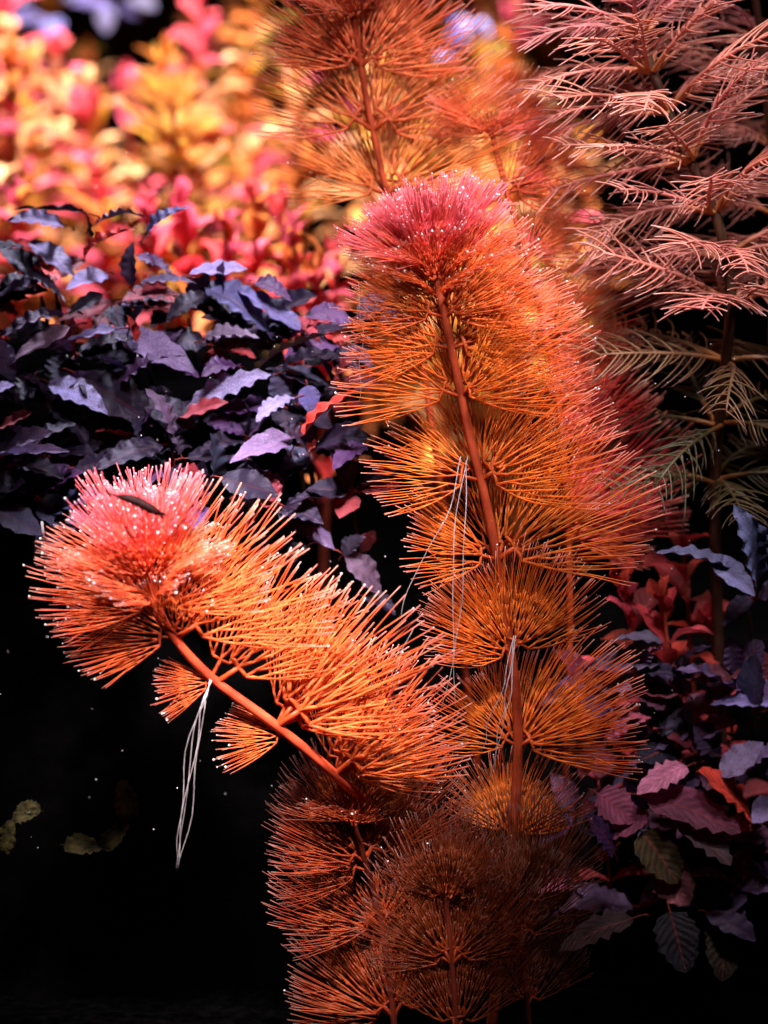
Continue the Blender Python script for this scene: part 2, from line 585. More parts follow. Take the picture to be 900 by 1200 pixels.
# ------------------------------------------------------------------ broad leaves
def broad_leaf(seed, nu=12, nv=6, shape='lance', wave=0.05, arch=0.12, fold=0.18, teeth=0.0, pet=0.2, waves=4, mat=None, twist=0.0):
    """blade from y=0 (stalk end) to y=1 (tip), half width 0.5; a stalk runs on below y=0"""
    rg = np.random.default_rng(seed)
    mb = MB()
    ph = rg.random() * 6
    idx = {}
    for i in range(nu + 1):
        t = i / nu
        if shape == 'lance':
            wd = (math.sin(math.pi * min(t, 1) ** 0.82) ** 0.75) * (1 - 0.25 * t)
        elif shape == 'ovate':
            wd = math.sin(math.pi * t ** 0.75) ** 0.6
        else:
            wd = math.sin(math.pi * t ** 1.25) ** 0.7
        wd = max(wd, 0.03)
        bend = arch * (1 - (2 * t - 1) ** 2) + 0.015 * math.sin(t * 9 + ph)
        tw = twist * (t - 0.3)
        for j in range(nv + 1):
            v = 2 * j / nv - 1
            edge = abs(v)
            tooth = 1 + (teeth * ((i % 2) * 2 - 1) * (edge > 0.9)) + 0.05 * math.sin(t * 17 + ph * 2 + v * 2) * (edge > 0.6)
            x = 0.5 * wd * v * tooth
            z = bend + fold * abs(x) + wave * edge ** 2 * math.sin(t * waves * 6.28 + ph + (1.9 if v > 0 else 0)) * (0.35 + 0.65 * wd)
            z += x * math.tan(tw)
            idx[i, j] = len(mb.v)
            mb.v.append((x, t, z))
            mb.tv.append((0.25 + 0.75 * t, edge, rg.random(), 1))
    for i in range(nu):
        for j in range(nv):
            mb.f.append((idx[i, j], idx[i, j + 1], idx[i + 1, j + 1], idx[i + 1, j]))
    if pet > 0:
        pts = [(0, 0.04, 0.006), (0, -pet * 0.4, -0.01), (0, -pet * 0.8, -pet * 0.25), (0, -pet, -pet * 0.7)]
        mb.tube(pts, [0.014, 0.017, 0.018, 0.02], 5, [0.15, 0.1, 0.05, 0.0])
    return mb.mesh('broad_leaf', mat)


BUCE = [broad_leaf(400 + i, 26, 8, 'lance', 0.036 + 0.012 * (i % 3), 0.06 + 0.05 * (i % 3), 0.20 + 0.08 * (i % 2), 0.024, 0.22, 4 + i % 3, M_BUCE, 0.5 * (i % 3 - 1)) for i in range(8)]
BUCE_R = [broad_leaf(430 + i, 12, 6, 'ovate', 0.05, 0.10 * (i % 2), 0.25, 0.05, 0.2, 5, M_BUCE) for i in range(4)]
LANCE = [broad_leaf(440 + i, 9, 4, 'lance', 0.03, 0.08 + 0.06 * (i % 3), 0.2, 0.0, 0.08, 2, M_RED, 0.3 * (i % 3 - 1)) for i in range(6)]
REDL = [broad_leaf(460 + i, 8, 4, 'obov', 0.03, 0.08 + 0.06 * (i % 3), 0.2, 0.0, 0.08, 2, M_RED, 0.3 * (i % 3 - 1)) for i in range(6)]
JAG = [broad_leaf(480 + i, 12, 6, 'ovate', 0.06, 0.08, 0.15, 0.09, 0.2, 5, M_RED) for i in range(4)]
for me in REDL + JAG:
    pass

LAV_SHEEN, BLUE, PURP, DARK, GREY = (0.20, 0.155, 0.36), (0.075, 0.065, 0.20), (0.055, 0.020, 0.085), (0.010, 0.006, 0.020), (0.14, 0.10, 0.20)  # lavender base colour stands in for lit sheen on dark leaves
RED, WINE, MAUVE, OLIVE, ROSE = (0.62, 0.05, 0.035), (0.22, 0.025, 0.035), (0.20, 0.04, 0.09), (0.07, 0.04, 0.012), (0.70, 0.08, 0.12)


def bank_y(py):
    return float(np.interp(py, [230, 300, 560, 640, 760], [0.060, 0.050, 0.022, 0.018, 0.018]))


def rosette(name, label, base, leaves, group, meshes=None, depth=None, cat='aquatic plant', up=0.75, swing=0.004):
    """base: (px, py); leaves: (x0, y0, x1, y1, width px, colour[, mesh set])"""
    yb = (depth if depth is not None else bank_y(base[1]))
    b = at(base[0], base[1], yb + 0.006)
    root = thing(name, label, cat, b, group)
    mb = MB()
    pts = spline([b + Vector((-0.001, 0.0, 0.002)), b + Vector((0, 0.003, -0.004)), b + Vector((0.001, 0.007, -0.012))], 8)
    mb.tube([p - b for p in pts], [0.0003, 0.0005, 0.0006, 0.0006, 0.0006, 0.0005, 0.0004, 0.0003], 7)
    part('rhizome', mb.mesh('rhizome', M_STEM), root, Matrix.Translation(b + Vector((0, 0.008, -0.004))), (0.03, 0.018, 0.012))
    for lf in leaves:
        x0, y0, x1, y1, wpx, c = lf[:6]
        ms = lf[6] if len(lf) > 6 else (meshes or BUCE)
        y_a = depth if depth is not None else bank_y(y0)
        p0 = at(x0, y0, y_a + random.uniform(-swing, swing))
        p1 = at(x1, y1, y_a + random.uniform(-swing, swing) - 0.004)
        d = p1 - p0
        L = d.length
        u = UP * up + Vector((random.uniform(-0.3, 0.3), -0.55 + random.uniform(-0.25, 0.2), 0))
        k = 1.0 + yb / DIST
        mw = frame(p0, d, u, wpx * PX * k * 1.18, L * 1.10, max(L, wpx * PX) * 0.72)
        part('leaf', random.choice(ms), root, mw, jit(c, 0.18))
    return root


# ------------------------------------------------------------------ setting: soil, back panel, rocks
def sheet(name, corners, mat, kind='structure'):
    me = bpy.data.meshes.new(name)
    me.from_pydata([tuple(c) for c in corners], [], [(0, 1, 2, 3)])
    me.materials.append(mat)
    o = bpy.data.objects.new(name, me)
    col.objects.link(o)
    o['kind'] = kind
    return o


def ground():
    nx, ny = 90, 70
    v, f = [], []
    for j in range(ny):
        for i in range(nx):
            x = -0.5 + 1.0 * i / (nx - 1)
            y = -0.12 + 0.85 * j / (ny - 1)
            z = -0.004 + 0.004 * mnoise.noise((x * 40, y * 40, 1)) + 0.006 * mnoise.noise((x * 11, y * 11, 4)) + max(0, y - 0.12) * 0.12
            v.append((x, y, z))
    for j in range(ny - 1):
        for i in range(nx - 1):
            a = j * nx + i
            f.append((a, a + 1, a + nx + 1, a + nx))
    me = bpy.data.meshes.new('soil')
    me.from_pydata(v, [], f)
    me.polygons.foreach_set('use_smooth', np.ones(len(f), bool))
    me.materials.append(M_SOIL)
    o = bpy.data.objects.new('soil_ground', me)
    col.objects.link(o)
    o['kind'] = 'structure'


ground()
sheet('tank_back_wall', [(-0.6, 0.68, -0.02), (0.6, 0.68, -0.02), (0.6, 0.68, 0.5), (-0.6, 0.68, 0.5)], M_BACK)


def rock(name, label, px0, px1, top, y0, y1, seed, base_z=-0.008):
    """lumpy boulder; top: function of depth giving the height of its upper face"""
    n, m = 40, 36
    v, f = [], []
    for j in range(m):
        for i in range(n):
            u, s = i / (n - 1), j / (m - 1)
            y = y0 + (y1 - y0) * max(0, (s - 0.3)) / 0.7
            xa, xb = at(px0, 600, y).x, at(px1, 600, y).x
            x = xa + (xb - xa) * u
            zt = top(y, u)
            shoulder = min(1, (1 - abs(2 * u - 1)) * 5) ** 0.6
            z = base_z + (zt - base_z) * shoulder
            if s < 0.3:
                z = base_z + (z - base_z) * (s / 0.3)
                y += 0.010 * (1 - s / 0.3)            # undercut front
            q = Vector((x * 35, y * 35, z * 35 + seed))
            h = mnoise.fractal(q, 0.9, 2.1, 5) * 0.006
            v.append((x + h * 0.3, y - h, z + h * 0.6))
    for j in range(m - 1):
        for i in range(n - 1):
            a = j * n + i
            f.append((a, a + 1, a + n + 1, a + n))
    me = bpy.data.meshes.new(name)
    me.from_pydata(v, [], f)
    me.polygons.foreach_set('use_smooth', np.ones(len(f), bool))
    me.materials.append(M_ROCK)
    return single(name, me, label, 'rock')


zf, zb = at(200, 590, 0.030).z, at(200, 375, 0.065).z
rock('boulder', 'large black boulder under the bank of dark purple plants', -260, 400,
     lambda y, u: zf + (zb - zf) * min(1, max(0, (y - 0.030) / 0.035)) - 0.007, 0.032, 0.10, 3)
zr = at(850, 900, 0.05).z
rock('boulder', 'low dark rock under the red and purple leaves on the right', 690, 1150,
     lambda y, u: zr - 0.012 + 0.25 * (y - 0.06), 0.055, 0.17, 9)

# ------------------------------------------------------------------ the cabombas
G_CAB = 'red cabomba plants'
O_LO, O_HI = (0.90, 0.19, 0.035), (0.92, 0.11, 0.14)
# the tall one in the middle
cabomba('cabomba_plant', 'tall upright orange cabomba with pink rounded crown and long white roots',
        [(560, 1330, 0.015), (588, 1100, 0.012), (607, 880, 0.008), (594, 730, 0.006), (572, 600, 0.004), (548, 500, 0.004), (521, 370, 0.004), (509, 310, 0.006), (504, 284, 0.007)],
        [(345, 4, 124, 26, 0.2), (328, 5, 118, 32, 0.4), (316, 6, 112, 42, 0.6), (306, 6, 102, 46, 0.85), (298, 6, 90, 54, 1.0), (291, 7, 74, 66, 1.0)],
        G_CAB, color_lo=O_LO, color_hi=O_HI, bubbles=800, face=0.5,
        airy=0.75,
        shells=[(985, 105, 105, 60, 125, 0), (880, 165, 125, 40, 142, 0), (765, 152, 140, 56, 142, 0), (660, 186, 156, 46, 154, 0), (560, 190, 146, 46, 156, 0),
                (466, 166, 150, 34, 164, 0.0), (414, 164, 138, 32, 166, 0.05), (368, 142, 128, 34, 164, 0.15)],
        roots=[[(548, 535, -0.004), (530, 640, -0.012), (533, 740, -0.014), (518, 832, -0.014)],
               [(546, 540, -0.004), (545, 640, -0.012), (536, 740, -0.014), (531, 830, -0.014)],
               [(540, 535, -0.004), (522, 610, -0.012), (486, 670, -0.013), (470, 726, -0.013)],
               [(602, 745, -0.002), (590, 800, -0.012), (572, 850, -0.012), (565, 880, -0.012)],
               [(602, 745, -0.002), (596, 800, -0.010), (586, 860, -0.012), (580, 905, -0.012)],
               [(604, 745, -0.002), (598, 810, -0.010), (584, 860, -0.012), (574, 915, -0.012)],
               [(420, 330, 0.004), (424, 400, 0.004), (420, 470, 0.004)],
               ])
# the leaning one on the left
cabomba('cabomba_plant', 'bright orange cabomba leaning over dark water, pink tuft and dark shrimp on top',
        [(540, 1330, 0.024), (500, 1110, 0.018), (445, 965, 0.002), (395, 910, -0.010), (320, 848, -0.016), (245, 792, -0.018), (196, 735, -0.020), (176, 680, -0.020), (170, 634, -0.020)],
        [(702, 4, 126, 34, 0.3), (682, 4, 118, 42, 0.42), (666, 4, 110, 50, 0.5), (654, 5, 96, 58, 0.75), (644, 5, 78, 68, 1.0)],
        G_CAB, stem_px=(13, 10), stem_color=(0.62, 0.065, 0.025), photo=0.65, color_lo=(0.95, 0.185, 0.055), color_hi=(0.95, 0.13, 0.13), bubbles=800, face=0.6,
        airy=1.0,
        extra=[(905, 46, 22, 188, 0.9, 0, 'n'), (906, 80, -20, 130, 0.8, 0, 'n'), (905, 20, 10, 150, 0.85, 0, 'n'), (905, 64, -5, 160, 0.85, 0, 'n'),
               (852, 36, 14, 214, 0.9, 0, 'n'), (850, 66, -14, 150, 0.85, 0, 'n'), (852, 20, -8, 165, 0.85, 0, 'n'), (866, 176, 8, 90, 0.75, 0, 'n'), (852, 52, 5, 190, 0.9, 0, 'n'),
               (797, 36, 10, 196, 0.9, 0, 'n'), (795, 62, -12, 145, 0.85, 0, 'n'), (802, 184, 10, 78, 0.75, 0, 'n'),
               (745, 33, 10, 184, 0.85, 0.0, 'n'), (742, 60, -12, 140, 0.85, 0, 'n'), (745, 172, 10, 126, 0.8, 0.05), (748, 88, 36, 100, 0.5, 0, 'n'),
               (712, 44, 12, 150, 0.8, 0.1), (712, 152, 10, 140, 0.75, 0.15), (702, 172, -10, 134, 0.75, 0.15)],
        roots=[[(247, 797, -0.019), (238, 824, -0.024), (222, 880, -0.024), (217, 960, -0.024), (203, 1023, -0.024)],
               [(247, 797, -0.019), (238, 824, -0.024), (228, 880, -0.025), (214, 960, -0.025), (206, 1023, -0.025)],
               [(248, 798, -0.019), (239, 824, -0.024), (232, 890, -0.026), (222, 960, -0.026), (209, 1022, -0.026)],
               [(246, 796, -0.019), (239, 823, -0.024), (216, 890, -0.023), (212, 960, -0.023), (207, 1005, -0.023)],
               [(485, 735, -0.02), (462, 790, -0.02), (462, 860, -0.02)]])
# low shoots at the foot, their shade put into darker leaf and stem colours
cabomba('cabomba_plant', 'shade-darkened rust cabomba shoot massed at the foot of the leaning stem',
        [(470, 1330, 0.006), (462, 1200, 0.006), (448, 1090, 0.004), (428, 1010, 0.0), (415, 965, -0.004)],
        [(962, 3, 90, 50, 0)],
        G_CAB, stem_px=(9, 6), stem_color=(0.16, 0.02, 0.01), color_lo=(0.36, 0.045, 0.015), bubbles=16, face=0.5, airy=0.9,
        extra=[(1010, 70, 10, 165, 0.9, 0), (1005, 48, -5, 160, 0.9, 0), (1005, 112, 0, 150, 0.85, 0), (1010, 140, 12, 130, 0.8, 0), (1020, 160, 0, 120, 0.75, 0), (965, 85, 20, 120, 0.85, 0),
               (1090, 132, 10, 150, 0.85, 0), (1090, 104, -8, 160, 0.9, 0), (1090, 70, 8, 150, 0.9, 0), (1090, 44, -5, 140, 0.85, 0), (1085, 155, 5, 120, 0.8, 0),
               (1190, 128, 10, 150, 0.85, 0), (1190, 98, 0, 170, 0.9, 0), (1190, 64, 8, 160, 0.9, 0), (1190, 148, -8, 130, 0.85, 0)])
cabomba('cabomba_plant', 'loose shade-darkened russet cabomba shoot filling the gap between the two foot shoots',
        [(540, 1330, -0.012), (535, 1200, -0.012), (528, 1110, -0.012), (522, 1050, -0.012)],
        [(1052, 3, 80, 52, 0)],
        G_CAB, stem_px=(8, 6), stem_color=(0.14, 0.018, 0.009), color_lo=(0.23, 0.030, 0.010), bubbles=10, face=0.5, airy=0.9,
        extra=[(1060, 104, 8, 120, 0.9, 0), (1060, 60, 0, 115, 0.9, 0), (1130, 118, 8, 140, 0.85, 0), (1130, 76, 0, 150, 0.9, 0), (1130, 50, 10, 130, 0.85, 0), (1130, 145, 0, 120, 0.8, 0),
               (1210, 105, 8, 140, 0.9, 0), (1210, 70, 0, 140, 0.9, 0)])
cabomba('cabomba_plant', 'small shade-darkened brown cabomba shoot with tight crown below the tall orange stem',
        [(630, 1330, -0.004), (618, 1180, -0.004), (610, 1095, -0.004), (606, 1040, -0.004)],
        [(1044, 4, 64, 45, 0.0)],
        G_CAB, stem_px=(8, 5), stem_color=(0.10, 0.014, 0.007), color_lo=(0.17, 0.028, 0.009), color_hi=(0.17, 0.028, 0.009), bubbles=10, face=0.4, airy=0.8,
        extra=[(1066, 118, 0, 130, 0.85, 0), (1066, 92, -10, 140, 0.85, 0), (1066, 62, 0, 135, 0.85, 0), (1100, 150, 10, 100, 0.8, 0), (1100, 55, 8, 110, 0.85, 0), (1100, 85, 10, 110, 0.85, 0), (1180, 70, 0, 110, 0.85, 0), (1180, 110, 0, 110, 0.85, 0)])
# behind
cabomba('cabomba_plant', 'orange-red cabomba behind the pink crown, its tip above the picture',
        [(560, 900, 0.060), (520, 600, 0.060), (480, 330, 0.060), (447, 200, 0.058), (425, 90, 0.058), (408, -30, 0.056), (400, -110, 0.056)],
        [(20, 4, 120, 40, 0.4), (-20, 5, 110, 46, 0.8), (-60, 6, 90, 50, 1)],
        G_CAB, stem_px=(9, 7), color_lo=(0.95, 0.26, 0.085), color_hi=(0.95, 0.17, 0.20), bubbles=120, face=0.4,
        airy=1.0,
        shells=[(228, 185, 168, 44, 150, 0.05), (150, 182, 170, 46, 148, 0.1), (75, 165, 165, 48, 146, 0.3)])
cabomba('cabomba_plant', 'soft red cabomba fanning out between tall orange stem and feathery mauve plant',
        [(660, 1000, 0.050), (668, 700, 0.048), (655, 480, 0.046), (625, 330, 0.046), (592, 220, 0.048), (575, 150, 0.050)],
        [(160, 3, 90, 36, 0.2)],
        G_CAB, stem_px=(8, 6), color_lo=(0.88, 0.16, 0.07), color_hi=(0.80, 0.08, 0.10), bubbles=90, face=0.3, airy=1.0,
        extra=[(520, 52, 0, 150, 0.8, 1, 's'), (610, 44, 0, 185, 0.85, 1, 's'), (600, 26, 0, 160, 0.8, 1, 's'), (640, 50, 0, 120, 0.8, 0.3), (640, 20, 0, 115, 0.8, 0.3),
               (470, 40, 0, 125, 0.85, 0.3), (470, 66, -10, 110, 0.8, 0.3), (390, 36, 0, 130, 0.85, 0.2), (390, 62, -10, 110, 0.8, 0.3),
               (300, 28, 0, 110, 0.85, 0.1), (300, 55, -10, 100, 0.8, 0.2), (225, 22, 0, 120, 0.85, 0.1), (225, 52, -10, 110, 0.8, 0.1), (160, 30, 0, 110, 0.85, 0.0), (160, 66, -10, 100, 0.8, 0.1), (160, 140, 0, 90, 0.8, 0.1)])


# ------------------------------------------------------------------ feathery milfoil
def feather_mesh(seed, pairs=11, droop=0.6, pin=0.34):
    rg = np.random.default_rng(seed)
    mb = MB()

    def rach(t):
        a = droop * t
        return np.array([0.03 * math.sin(t * 4 + seed), math.sin(a) / droop, -(1 - math.cos(a)) / droop])

    mb.tube([rach(t) for t in np.linspace(0, 1, 12)], np.linspace(0.022, 0.009, 12), 5, list(np.linspace(0, 0.9, 12)), 0.6)
    for i in range(pairs):
        t = 0.16 + 0.82 * i / (pairs - 1)
        for s in (-1, 1):
            if rg.random() < 0.07:
                continue
            b = rach(t + rg.normal(0, 0.014))
            L = pin * (math.sin(math.pi * (0.22 + 0.62 * t)) ** 0.8) * (1 + rg.normal(0, 0.18))
            fw = math.radians(48 - 24 * t + rg.normal(0, 11))
            side, drop = math.cos(fw * 0.9), 0.05 + 0.10 * (seed % 4) + rg.normal(0, 0.2)
            d = np.array([s * side, math.sin(math.radians(90) - fw) * 0.55, -drop])
            pts = []
            for q in np.linspace(0, 1, 6):
                pts.append(b + d * L * q + np.array([-s * 0.12, 0.20, -0.25]) * L * q * q)
            mb.tube(pts, np.linspace(0.0085, 0.0048, 6), 4, list(np.linspace(0.35, 1, 6)), rg.random())
    return mb.mesh('feather_leaf', M_MILFOIL)


FEATHER = [feather_mesh(500 + i, 15 + i % 3, 0.40 + 0.2 * (i % 4), 0.29 + 0.04 * (i % 3)) for i in range(8)]


def milfoil(label, path, nodes, group, stem_px=(15, 11), stem_color=(0.075, 0.03, 0.018)):
    P = spline([at(*p) for p in path], 60)
    S = spline([Vector(p) for p in path], 60)
    root = thing('milfoil_plant', label, 'aquatic plant', P[0], group)
    mb = MB()
    mb.tube([p - P[0] for p in P], [(stem_px[0] + (stem_px[1] - stem_px[0]) * i / 59) * PX * 0.5 for i in range(60)], 10)
    part('stem', mb.mesh('milfoil_stem', M_STEM), root, Matrix.Translation(P[0]), stem_color)
    phi = random.uniform(0, 6)
    for (py, n, L, lift, c) in nodes:
        k = min(range(60), key=lambda i: abs(S[i].y - py))
        T = (P[min(k + 1, 59)] - P[max(k - 1, 0)]).normalized()
        e1 = T.orthogonal().normalized()
        e2 = T.cross(e1)
        phi += 0.6
        for j in range(n):
            ph = phi + j * 2 * math.pi / n + random.uniform(-0.2, 0.2)
            rd = e1 * math.cos(ph) + e2 * math.sin(ph)
            e = math.radians(lift + random.uniform(-10, 10))
            d = rd * math.cos(e) + T * math.sin(e)
            LL = L * PX * random.uniform(0.85, 1.1)
            u = T + Vector((random.uniform(-.3, .3), -0.5, 0))
            part('leaf', random.choice(FEATHER), root, frame(P[k] + rd * 0.001, d, u, LL, LL, LL), jit(c, 0.12))
    return root


MV, MV2, GOLD_SHADE, OL_SHADE = (0.64, 0.215, 0.165), (0.70, 0.24, 0.23), (0.24, 0.11, 0.06), (0.09, 0.06, 0.025)  # lower whorls' olive and gold, darkened for the weaker light there
milfoil('tall feathery mauve milfoil with dark stem and drooping comb-like leaves',
        [(850, 1010, 0.060), (842, 760, 0.055), (838, 560, 0.048), (850, 430, 0.042), (856, 340, 0.040), (838, 250, 0.040), (800, 170, 0.040), (760, 70, 0.042), (735, -20, 0.044), (722, -90, 0.045)],
        [(560, 5, 150, 22, OL_SHADE), (490, 5, 165, 20, OL_SHADE), (420, 5, 170, 20, GOLD_SHADE), (355, 10, 175, 24, MV), (300, 10, 175, 26, MV), (245, 10, 172, 30, MV), (190, 10, 172, 32, MV), (135, 10, 165, 34, MV), (85, 10, 160, 36, MV),
         (35, 10, 150, 40, MV2), (-15, 10, 130, 46, MV2), (-55, 10, 110, 50, MV2)], 'milfoil plants')
milfoil('pale feathery milfoil tip standing behind the dark-stemmed milfoil',
        [(905, 420, 0.085), (905, 200, 0.085), (890, 40, 0.085), (880, -60, 0.085)],
        [(330, 4, 130, 30, GOLD_SHADE), (250, 5, 140, 30, MV), (170, 5, 140, 34, MV), (100, 5, 140, 36, MV), (40, 5, 130, 40, MV2), (-20, 5, 110, 45, MV2)], 'milfoil plants', (11, 8))

# ------------------------------------------------------------------ dark broad-leaved plants on the boulder
G_B = 'dark broadleaf plants on the boulder'
rosette('broadleaf_plant', 'blue-grey broadleaf plant topping the boulder with a thin dark arched leaf', (66, 335),
        [(75, 264, 14, 259, 26, LAV_SHEEN), (100, 250, 20, 247, 9, DARK), (104, 285, 96, 247, 24, DARK), (34, 284, 82, 320, 28, LAV_SHEEN), (42, 316, 70, 329, 16, RED), (36, 324, 74, 353, 14, GREY), (30, 290, -20, 300, 22, DARK), (50, 330, 0, 350, 24, PURP)], G_B)
rosette('broadleaf_plant', 'broadleaf plant with a red leaf and a small upright lilac leaf on the boulder ridge', (150, 350),
        [(98, 303, 156, 272, 18, RED), (172, 276, 220, 246, 24, BLUE), (112, 264, 166, 256, 14, GREY), (155, 334, 157, 288, 27, GREY), (124, 320, 82, 338, 30, LAV_SHEEN), (165, 333, 224, 332, 12, LAV_SHEEN), (160, 300, 200, 325, 22, PURP), (120, 345, 80, 370, 22, DARK)], G_B)
rosette('broadleaf_plant', 'broadleaf plant with one big drooping slate-blue leaf at the ridge end', (262, 352),
        [(240, 334, 316, 396, 44, BLUE), (222, 322, 284, 316, 26, LAV_SHEEN), (278, 340, 350, 386, 24, BLUE), (300, 330, 338, 352, 22, PURP), (245, 345, 200, 372, 26, DARK), (262, 345, 262, 310, 22, PURP), (330, 370, 372, 400, 22, WINE)], G_B)
rosette('broadleaf_plant', 'broadleaf plant with a saw-edged leaf in bright lilac sheen midway down the boulder', (128, 412),
        [(132, 388, 220, 432, 38, LAV_SHEEN), (138, 386, 66, 408, 20, LAV_SHEEN), (82, 384, 14, 426, 26, (0.26, 0.14, 0.22)), (76, 368, 2, 396, 22, PURP), (150, 396, 168, 360, 22, DARK), (160, 400, 150, 372, 13, RED)], G_B)
rosette('broadleaf_plant', 'broadleaf plant with leaves in pale lilac sheen at the outer end of the boulder', (24, 462),
        [(-16, 398, 14, 442, 34, LAV_SHEEN), (-14, 464, 14, 452, 24, LAV_SHEEN), (58, 448, 120, 482, 36, LAV_SHEEN), (40, 440, 20, 470, 26, DARK), (60, 470, 100, 520, 34, DARK)], G_B)
rosette('broadleaf_plant', 'broadleaf plant with wide near-black leaves in the middle of the boulder', (150, 462),
        [(92, 440, 172, 494, 56, DARK), (205, 494, 262, 474, 24, WINE), (140, 450, 210, 420, 30, PURP), (170, 470, 226, 500, 34, DARK), (150, 440, 120, 420, 20, BLUE)], G_B)
rosette('broadleaf_plant', 'broadleaf plant with a wavy leaf in lilac-blue sheen and thin arching green stalk', (322, 450),
        [(238, 400, 299, 398, 28, GREY), (320, 440, 224, 484, 28, LAV_SHEEN), (346, 466, 304, 492, 26, LAV_SHEEN), (360, 452, 366, 484, 24, BLUE), (298, 438, 382, 396, 8, OLIVE), (330, 430, 400, 420, 22, DARK), (280, 430, 240, 440, 24, PURP), (340, 400, 390, 380, 18, WINE)], G_B)
rosette('broadleaf_plant', 'broadleaf plant with a speckled violet leaf and a slim red leaf', (352, 522),
        [(342, 514, 276, 540, 38, (0.14, 0.09, 0.20)), (350, 518, 414, 462, 17, RED), (428, 520, 394, 548, 32, PURP), (360, 530, 330, 500, 26, DARK), (370, 525, 420, 500, 24, DARK)], G_B)
rosette('broadleaf_plant', 'broadleaf plant with a thin bright-edged leaf low on the boulder', (14, 536),
        [(-4, 532, 56, 508, 26, (0.13, 0.08, 0.18)), (-4, 536, 74, 530, 10, LAV_SHEEN), (-4, 506, 34, 486, 18, WINE), (20, 545, 70, 560, 30, DARK), (30, 530, 84, 500, 30, DARK)], G_B)
rosette('broadleaf_plant', 'broadleaf plant with upright violet and blue-black leaves at the boulder edge', (212, 556),
        [(202, 532, 173, 462, 24, (0.13, 0.09, 0.17)), (245, 578, 246, 514, 40, (0.03, 0.035, 0.07)), (136, 540, 90, 552, 24, DARK), (190, 522, 118, 548, 32, DARK), (260, 560, 320, 580, 36, DARK), (290, 540, 300, 600, 34, DARK)], G_B)
rosette('broadleaf_plant', 'single dim indigo broadleaf peeping out behind the leaning cabomba tip', (100, 622),
        [(66, 606, 118, 582, 36, (0.05, 0.05, 0.13)), (130, 600, 160, 588, 30, (0.04, 0.04, 0.10)), (80, 620, 40, 650, 30, DARK)], G_B, depth=0.03)
rosette('broadleaf_plant', 'dim speckled purple broadleaf plant between the two tall orange cabombas', (396, 652),
        [(328, 600, 386, 640, 34, (0.10, 0.06, 0.13)), (404, 652, 442, 694, 40, (0.16, 0.11, 0.20)), (402, 650, 428, 630, 28, GREY), (424, 648, 436, 624, 18, (0.45, 0.16, 0.18)), (430, 700, 460, 720, 30, DARK), (360, 640, 320, 670, 34, DARK)], G_B, depth=0.035)
# look-alike fillers, only their place differs
for k in range(30):
    px, py = -10 + 80 * (k % 6) + random.uniform(-28, 28), 330 + 65 * (k // 6) + random.uniform(-24, 24) + (12 * (k % 6) if k < 6 else 0)
    lv = []
    for j in range(6):
        a = random.uniform(0, 6.28)
        r = random.uniform(50, 78)
        lv.append((px + 6 * math.cos(a), py + 5 * math.sin(a), px + r * math.cos(a), py + r * 0.62 * math.sin(a), random.uniform(24, 38), random.choice((DARK, DARK, DARK, PURP, WINE, (0.04, 0.04, 0.09)))))
    b = bank_y(py) + 0.012
    rosette('broadleaf_plant', 'small near-black broadleaf plant crowded among the larger ones on the boulder', (px, py + 6), lv, 'small dark broadleaf plants', depth=b - 0.004)

# ------------------------------------------------------------------ right side
G_R = 'broadleaf plants on the low rock'
rosette('broadleaf_plant', 'ruffled slate-blue broadleaf plant beside the red leaves', (886, 706),
        [(885, 685, 862, 600, 42, (0.10, 0.11, 0.24)), (858, 668, 776, 650, 20, (0.06, 0.065, 0.13)), (832, 652, 880, 694, 28, (0.10, 0.10, 0.20)), (890, 700, 930, 680, 30, DARK), (880, 700, 850, 730, 22, DARK)], G_R, depth=0.028)
rosette('broadleaf_plant', 'dark violet broadleaf plant with rounded pebbly leaves', (888, 836),
        [(872, 818, 800, 788, 40, (0.08, 0.05, 0.12)), (882, 826, 886, 772, 40, (0.06, 0.06, 0.14), BUCE_R), (905, 826, 838, 826, 18, LAV_SHEEN), (890, 840, 930, 800, 30, DARK)], G_R, depth=0.028)
rosette('broadleaf_plant', 'near-black broadleaf plant with two flat leaves against the cabomba', (784, 786),
        [(776, 752, 720, 752, 24, (0.05, 0.04, 0.07)), (778, 780, 696, 782, 26, (0.05, 0.04, 0.07)), (790, 790, 830, 760, 24, DARK)], G_R, depth=0.03)
rosette('broadleaf_plant', 'grey-lilac broadleaf plant carrying one vivid red crinkled leaf', (876, 950),
        [(845, 910, 890, 874, 36, GREY), (880, 958, 824, 908, 50, (0.80, 0.07, 0.05), JAG), (910, 938, 884, 962, 32, LAV_SHEEN), (890, 965, 840, 975, 26, (0.45, 0.14, 0.06), JAG), (880, 900, 920, 880, 34, GREY)], G_R, depth=0.026)
rosette('broadleaf_plant', 'mauve jagged-leaved plant sprawling below the red leaves', (776, 968),
        [(756, 934, 858, 972, 46, MAUVE, JAG), (805, 898, 752, 928, 30, (0.45, 0.16, 0.26), JAG), (757, 952, 706, 980, 34, MAUVE, JAG), (772, 1012, 804, 1056, 44, (0.42, 0.12, 0.18), JAG), (752, 975, 790, 1030, 46, OLIVE, JAG),
         (700, 930, 740, 960, 40, MAUVE, JAG), (790, 960, 850, 1010, 44, (0.10, 0.05, 0.07), JAG), (720, 1000, 690, 960, 36, PURP, JAG)], G_R, depth=0.02)
rosette('broadleaf_plant', 'dim drooping olive and grey leaved plant low under the mauve leaves', (800, 1074),
        [(785, 1068, 802, 1134, 44, (0.022, 0.016, 0.026), JAG), (850, 1080, 846, 1144, 40, (0.03, 0.018, 0.006), JAG), (742, 1076, 664, 1112, 36, (0.04, 0.016, 0.022), JAG), (830, 1070, 880, 1100, 40, DARK)], G_R, depth=0.015)


